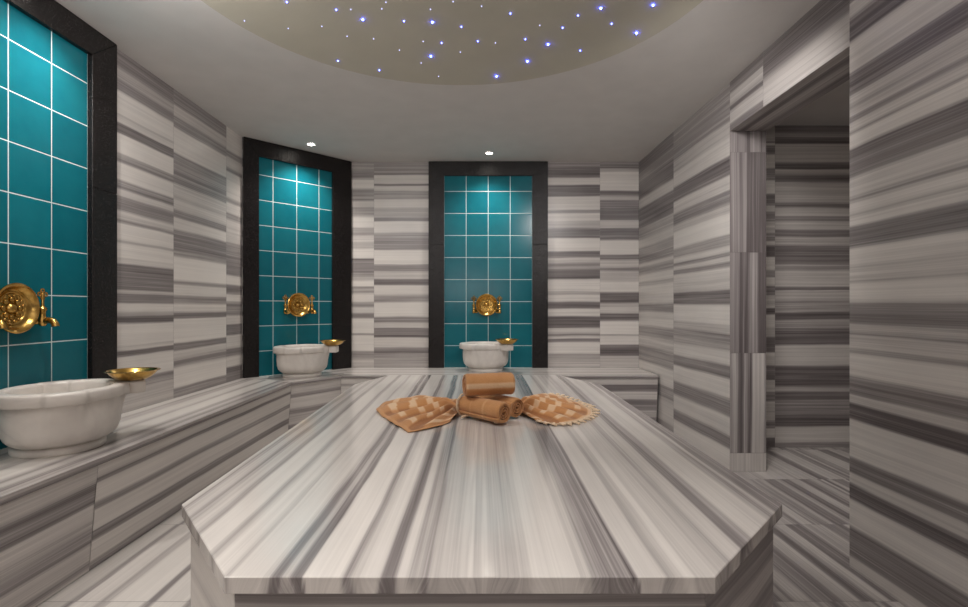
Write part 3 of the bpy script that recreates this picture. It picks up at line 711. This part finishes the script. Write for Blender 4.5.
def rolled_towel(a, b, r, label, stripes, seed, spin=0.0):
    """a spirally rolled towel from end a to end b (world points); stripes = [(u0,u1,tone)] along the roll, or ('ring', angle0, angle1, tone)."""
    A, B = Vector(a), Vector(b); ax = (B - A); L = ax.length; ax.normalize()
    o_ = thing('rolled_towel', (A + B) / 2 - Vector((0, 0, r)), 0, label, 'towel', 'rolled tan striped towels')
    base = Vector(o_.location)
    side = ax.cross(Vector((0, 0, 1))).normalized(); up = side.cross(ax)
    rnd = random.Random(seed); turns = 4.0; n = 150; nu = 40
    th_ = .0056
    verts, faces, tone = [], [], []
    def add_sheet(off, flip):
        base_i = len(verts)
        for i in range(n + 1):
            f = i / n; ang = spin + f * turns * 2 * PI
            rr = .008 + (r - .008 - .0) * f ** .93 + off
            for j in range(nu + 1):
                u = j / nu
                wob = .0022 * noise.noise((u * 4, ang * .6, seed)) + (.0012 * noise.noise((u * 13, ang * 1.7, seed + 5)))
                end = .006 * noise.noise((ang * .35, seed, 2 if u < .5 else 9)) * (1 if u in (0, 1) else 0)
                tuck = .9 + .1 * min(1, min(u, 1 - u) / .05) ** .5 if f > .75 else 1
                q = rr * tuck + wob * f
                p = A + ax * (u * L + end) + (side * math.cos(ang) + up * math.sin(ang)) * q
                verts.append(p - base)
                v = .5 + .06 * noise.noise((u * 5, ang, seed))
                for s_ in stripes:
                    if s_[0] == 'ring':
                        am = (math.degrees(ang) + 180) % 360 - 180
                        if f > .76 and s_[1] < am < s_[2]: v = s_[3]
                    elif s_[0] < u < s_[1]: v = s_[2]
                tone.append(min(1, max(0, v - (.18 if f < .72 else 0))))  # inner turns toned darker to paint the shade between layers
        for i in range(n):
            for j in range(nu):
                k = base_i + i * (nu + 1) + j
                q = (k, k + nu + 1, k + nu + 2, k + 1)
                faces.append(q if not flip else tuple(reversed(q)))
        return base_i
    i0 = add_sheet(0, False); i1 = add_sheet(-th_, True)
    for i in range(n):                               # close the two ends and the outer lip
        for j in (0, nu):
            a0, a1 = i0 + i * (nu + 1) + j, i0 + (i + 1) * (nu + 1) + j
            c0, c1 = i1 + i * (nu + 1) + j, i1 + (i + 1) * (nu + 1) + j
            faces.append((a0, c0, c1, a1) if j == 0 else (a0, a1, c1, c0))
    for j in range(nu):
        a0 = i0 + n * (nu + 1) + j; c0 = i1 + n * (nu + 1) + j
        faces.append((a0, c0, c0 + 1, a0 + 1))
    me = bpy.data.meshes.new('cloth_roll'); me.from_pydata([tuple(v) for v in verts], [], faces)
    for p in me.polygons: p.use_smooth = True
    o = link('cloth_roll', me, [M_CLOTH], o_)
    set_tone(o, tone)
    return o_, A, ax, side, up, base

def fringe_strands(bm, p, d, length, rnd, n=3, r=.0035, drop=0.0):
    for _ in range(n):
        q = Vector(p) + Vector((rnd.uniform(-.003, .003), rnd.uniform(-.003, .003), 0))
        e = q + Vector(d) * length * rnd.uniform(.7, 1.15) + Vector((rnd.uniform(-.006, .006), rnd.uniform(-.006, .006), rnd.uniform(-.001, .004) - drop))
        m_ = (q + e) / 2 + Vector((rnd.uniform(-.006, .006), rnd.uniform(-.006, .006), .004))
        add_tube(bm, [q, m_, e], [r, r * 1.15, r * .7], 6)

r1 = .0495
fa, fb = (-.082, 2.325, TABLE + r1 + .006), (.094, 2.140, TABLE + r1 + .006)
o_, A, ax, side, up, base = rolled_towel(fa, fb, r1, 'rolled tan towel in front at the bottom of the stack, open spiral end facing right', [(.30, .33, .62), (.62, .66, .66)], 3, spin=-.5)
# twisted cream fringe collar round its far end
bm = bmesh.new(); rnd = random.Random(4)
pts = [A - base + ax * (.006 + .004 * math.sin(i * 2.1)) + (side * math.cos(i / 28 * 2 * PI) + up * math.sin(i / 28 * 2 * PI)) * (r1 + .0003) for i in range(29)]
add_tube(bm, pts, [.0046 + .001 * math.sin(i * 1.9) for i in range(29)], 10, cap=False)
obj('fringe', bm, M_FRINGE, o_)
for u, dd in ((.16, (-.02, -.035)), (.86, (.03, .016))):
    bm = bmesh.new(); p = A - base + ax * (u * .255) + Vector((-.02, -.028, 0)); p.z = .006
    add_tube(bm, [p + Vector((.02, .02, 0)), p + Vector((.006, .004, .003)), p + Vector((dd[0] * .5, dd[1] * .4, .002)), p + Vector((*dd, -.001))], [.003, .006, .0055, .002], 8)
    obj('fringe_tuft', bm, M_FRINGE, o_)
ba, bb = (-.012, 2.445, TABLE + r1 + .003), (.158, 2.265, TABLE + r1 + .003)
rolled_towel(ba, bb, r1, 'rolled tan towel behind at the bottom of the stack, mostly hidden', [(.4, .5, .62)], 7, spin=.6)
ta, tb = (-.078, 2.262, TABLE + .149), (.138, 2.322, TABLE + .149)
rolled_towel(ta, tb, .055, 'rolled tan towel lying across the top of the stack with one pale stripe', [('ring', -13, 15, .86), ('ring', -80, -20, .36)], 11, spin=2.9)  # pale stripe, and a darker band along the lower front

def fan_towel(apex, spec, label, seed, fringe):
    """a pleated towel gathered at the apex and spread over the table; spec = [(angle_deg, radius)]."""
    o_ = thing('fanned_towel', (apex[0], apex[1], TABLE), 0, label, 'towel', 'fanned out tan checked towels')
    angs = [math.radians(a) for a, _ in spec]; rads = [r for _, r in spec]
    na, nr = 150, 46
    verts, faces, tone = [], [], []
    pl = 7
    def fold(f, s):
        ph = f * pl * 2 * PI + 2.4 * noise.noise((f * 4, seed, 0)) + 1.1 * noise.noise((s * 3, f * 4, seed))
        rid = .5 + .5 * math.sin(ph)
        big = .5 + .5 * noise.noise((f * 5.5, seed * 2.1, s * 1.2))
        return (.55 * rid ** 1.2 + .75 * big)
    def height(f, s):
        # folds are tall and tight near the gather, low and broad at the hem
        env = .052 * (1 - s) ** .6 + .014
        low = math.sin(PI * min(1, max(0, f))) ** .5
        return .004 + env * fold(f, s) * (.3 + .7 * low) * (1 - .6 * sm(.82, 1, s)) + .018 * (1 - s) ** 2 + .005 * max(0, noise.noise((f * 11, s * 5, seed + 3)))
    for i in range(na + 1):
        f = i / na
        a = np.interp(f, np.linspace(0, 1, len(angs)), angs); R_ = np.interp(f, np.linspace(0, 1, len(rads)), rads)
        R_ *= 1 + .018 * noise.noise((f * 14, seed, 4))
        for j in range(nr + 1):
            s = .10 + .90 * j / nr
            aa = a + .05 * noise.noise((s * 2.5, f * 6, seed)) * (1 - s)
            z = height(f, s) * (.4 + .6 * sm(.1, .32, s))
            verts.append((R_ * s * math.cos(aa), R_ * s * math.sin(aa), z))
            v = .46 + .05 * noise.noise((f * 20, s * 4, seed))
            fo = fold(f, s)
            v -= .40 * max(0, .7 - fo) / .7 + .16 * math.exp(-((fo - .42) / .10) ** 2)  # shade in the fold hollows painted into the tone
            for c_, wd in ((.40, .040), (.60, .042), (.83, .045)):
                # pale woven bands, painted to fade out in the shade of the folds
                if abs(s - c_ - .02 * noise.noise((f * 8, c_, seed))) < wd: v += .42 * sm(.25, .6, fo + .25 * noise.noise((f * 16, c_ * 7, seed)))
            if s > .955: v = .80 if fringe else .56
            tone.append(min(1, max(0, v)))
    for i in range(na):
        for j in range(nr):
            k = i * (nr + 1) + j
            faces.append((k, k + 1, k + nr + 2, k + nr + 1))
    me = bpy.data.meshes.new('cloth'); me.from_pydata(verts, [], faces)
    for p in me.polygons: p.use_smooth = True
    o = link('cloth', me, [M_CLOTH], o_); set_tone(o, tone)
    md = o.modifiers.new('thick', 'SOLIDIFY'); md.thickness = .003; md.offset = -1
    if fringe:
        rnd = random.Random(seed); bm = bmesh.new()
        for i in range(0, na + 1, 6):
            v = Vector(verts[i * (nr + 1) + nr]); d = Vector((v.x, v.y, 0)).normalized()
            fringe_strands(bm, (v.x, v.y, max(.006, v.z - .002)), d, .034, rnd, 4, .0038, drop=max(0, v.z - .007))
        add_tube(bm, [Vector(verts[i * (nr + 1) + nr]) + Vector((0, 0, .001)) for i in range(0, na + 1, 2)], .0032, 6)
        obj('fringe', bm, M_FRINGE, o_)
fan_towel((-.085, 2.44), [(108, .25), (120, .36), (132, .45), (146, .47), (160, .445), (176, .43), (192, .40), (206, .385), (222, .40), (236, .435), (244, .475), (250, .40), (258, .26)],
          'tan checked towel fanned out on the table left of the rolls, plain hem', 21, False)
fan_towel((.135, 2.43), [(-66, .25), (-60, .335), (-48, .36), (-34, .365), (-18, .375), (0, .385), (14, .39), (28, .40), (42, .44), (54, .50), (62, .49), (72, .33)],
          'tan checked towel fanned out right of the rolls, cream fringe along its edge', 33, True)

# ---------------------------------------------------------------- ceiling lamps and added fill lights
def downlight(x, y, label, power):
    t = thing('recessed_downlight', (x, y, CEIL), 0, label, 'ceiling light', 'recessed ceiling downlights')
    bm = bmesh.new()
    add_lathe(bm, [(.027, -.001), (.028, -.006), (.034, -.007), (.038, -.003), (.038, 0)], 40)
    obj('trim_ring', bm, M_RING, t)
    bm = bmesh.new(); add_lathe(bm, [(0, -.003), (.027, -.003)], 32)
    obj('lens', bm, M_LENS, t)
    l = bpy.data.lights.new('downlight_lamp', 'SPOT'); l.energy = power; l.color = (1, .935, .875)
    l.spot_size = math.radians(125); l.spot_blend = .9; l.shadow_soft_size = .03
    lo = bpy.data.objects.new('downlight_lamp', l); COL.objects.link(lo); lo.parent = t; lo.location = (0, 0, -.012)
    return t
downlight(-1.66, 2.13, 'small round ceiling downlight above the near left basin', 30)
downlight(-1.40, 4.16, 'small round ceiling downlight above the corner basin', 42)
downlight(.062, 4.40, 'small round ceiling downlight above the back wall basin', 36)
downlight(-1.55, .0, 'small round ceiling downlight over the left bench behind the viewer', 55)

def area(name, loc, size, power, col=(1, .93, .85), rot=(0, 0, 0), sy=None):
    l = bpy.data.lights.new(name, 'AREA'); l.energy = power; l.size = size; l.color = col
    if sy: l.shape = 'RECTANGLE'; l.size_y = sy
    o = bpy.data.objects.new(name, l); COL.objects.link(o); o.location = loc; o.rotation_euler = rot
    return o
area('table_fill_light', (-.1, .7, CEIL - .02), .9, 5, (1, .955, .925), sy=.7).data.spread = math.radians(95)  # added fill over the table front, no real ceiling panel
area('wall_fill_light', (-1.15, 1.7, 2.2), .5, 9, (1, .955, .925), (math.radians(48), 0, 0), .25)  # added fill that lifts the left and back walls
area('wall_fill_light', (.9, 1.9, 2.2), .4, 9, (1, .955, .925), (math.radians(50), 0, math.radians(-8)), .25).data.spread = math.radians(115)  # same kind of added fill, for the right wall
area('ceiling_fill_light', (-.2, -.3, 1.3), 1.4, 23, (1, .955, .93), (math.radians(165), 0, 0), .8)  # unseen fill aimed upwards to brighten the ceiling, no cove here
area('passage_fill_light', (2.6, 1.9, HALL_C - .02), .5, 3.6)  # unseen fill added to lift the dim passage
l = bpy.data.lights.new('room_fill_light', 'POINT'); l.energy = 5; l.shadow_soft_size = .35; l.color = (1, .95, .92)  # soft fill added behind the camera, not a fixture
o = bpy.data.objects.new('room_fill_light', l); COL.objects.link(o); o.location = (-.3, -.9, 1.5)

# fibre optic stars in the dome
bms = []
for k, r in enumerate((.003, .0036, .0048)):
    bm = bmesh.new(); add_ball(bm, (0, 0, 0), r, seg=10)
    me = bpy.data.meshes.new('fibre_optic_star'); bm.to_mesh(me); bm.free(); me.materials.append(M_STAR[k]); bms.append(me)
SL = ['faint pale fibre optic star point in the ceiling dome', 'blue fibre optic star point in the ceiling dome', 'bright blue glowing fibre optic star point in the ceiling dome']
for x, y, k in STARS:
    o = bpy.data.objects.new('fibre_optic_star', bms[k]); COL.objects.link(o)
    o.location = (x, y, dome_z(x, y) - .003)
    tag(o, SL[k], 'star light', ['faint fibre optic stars', 'blue fibre optic stars', 'bright blue fibre optic stars'][k])

# ---------------------------------------------------------------- world, camera, colour
w = bpy.data.worlds.new('World'); SC.world = w; w.use_nodes = True
w.node_tree.nodes['Background'].inputs[0].default_value = (.9, .92, 1, 1)
w.node_tree.nodes['Background'].inputs[1].default_value = .05
cam = bpy.data.cameras.new('Camera'); cam.sensor_width = 36; cam.lens = 508 / 968 * 36
cam.shift_x = 2 / 968; cam.shift_y = 3.5 / 968; cam.clip_start = .05
co = bpy.data.objects.new('Camera', cam); COL.objects.link(co)
co.location = (0, 0, CAM_Z); co.rotation_euler = (PI / 2, 0, 0)
SC.camera = co
SC.view_settings.view_transform = 'Standard'
SC.view_settings.look = 'None'
SC.view_settings.exposure = 0.25
SC.cycles.use_denoising = True
SC.cycles.max_bounces = 8
SC.cycles.sample_clamp_indirect = 4
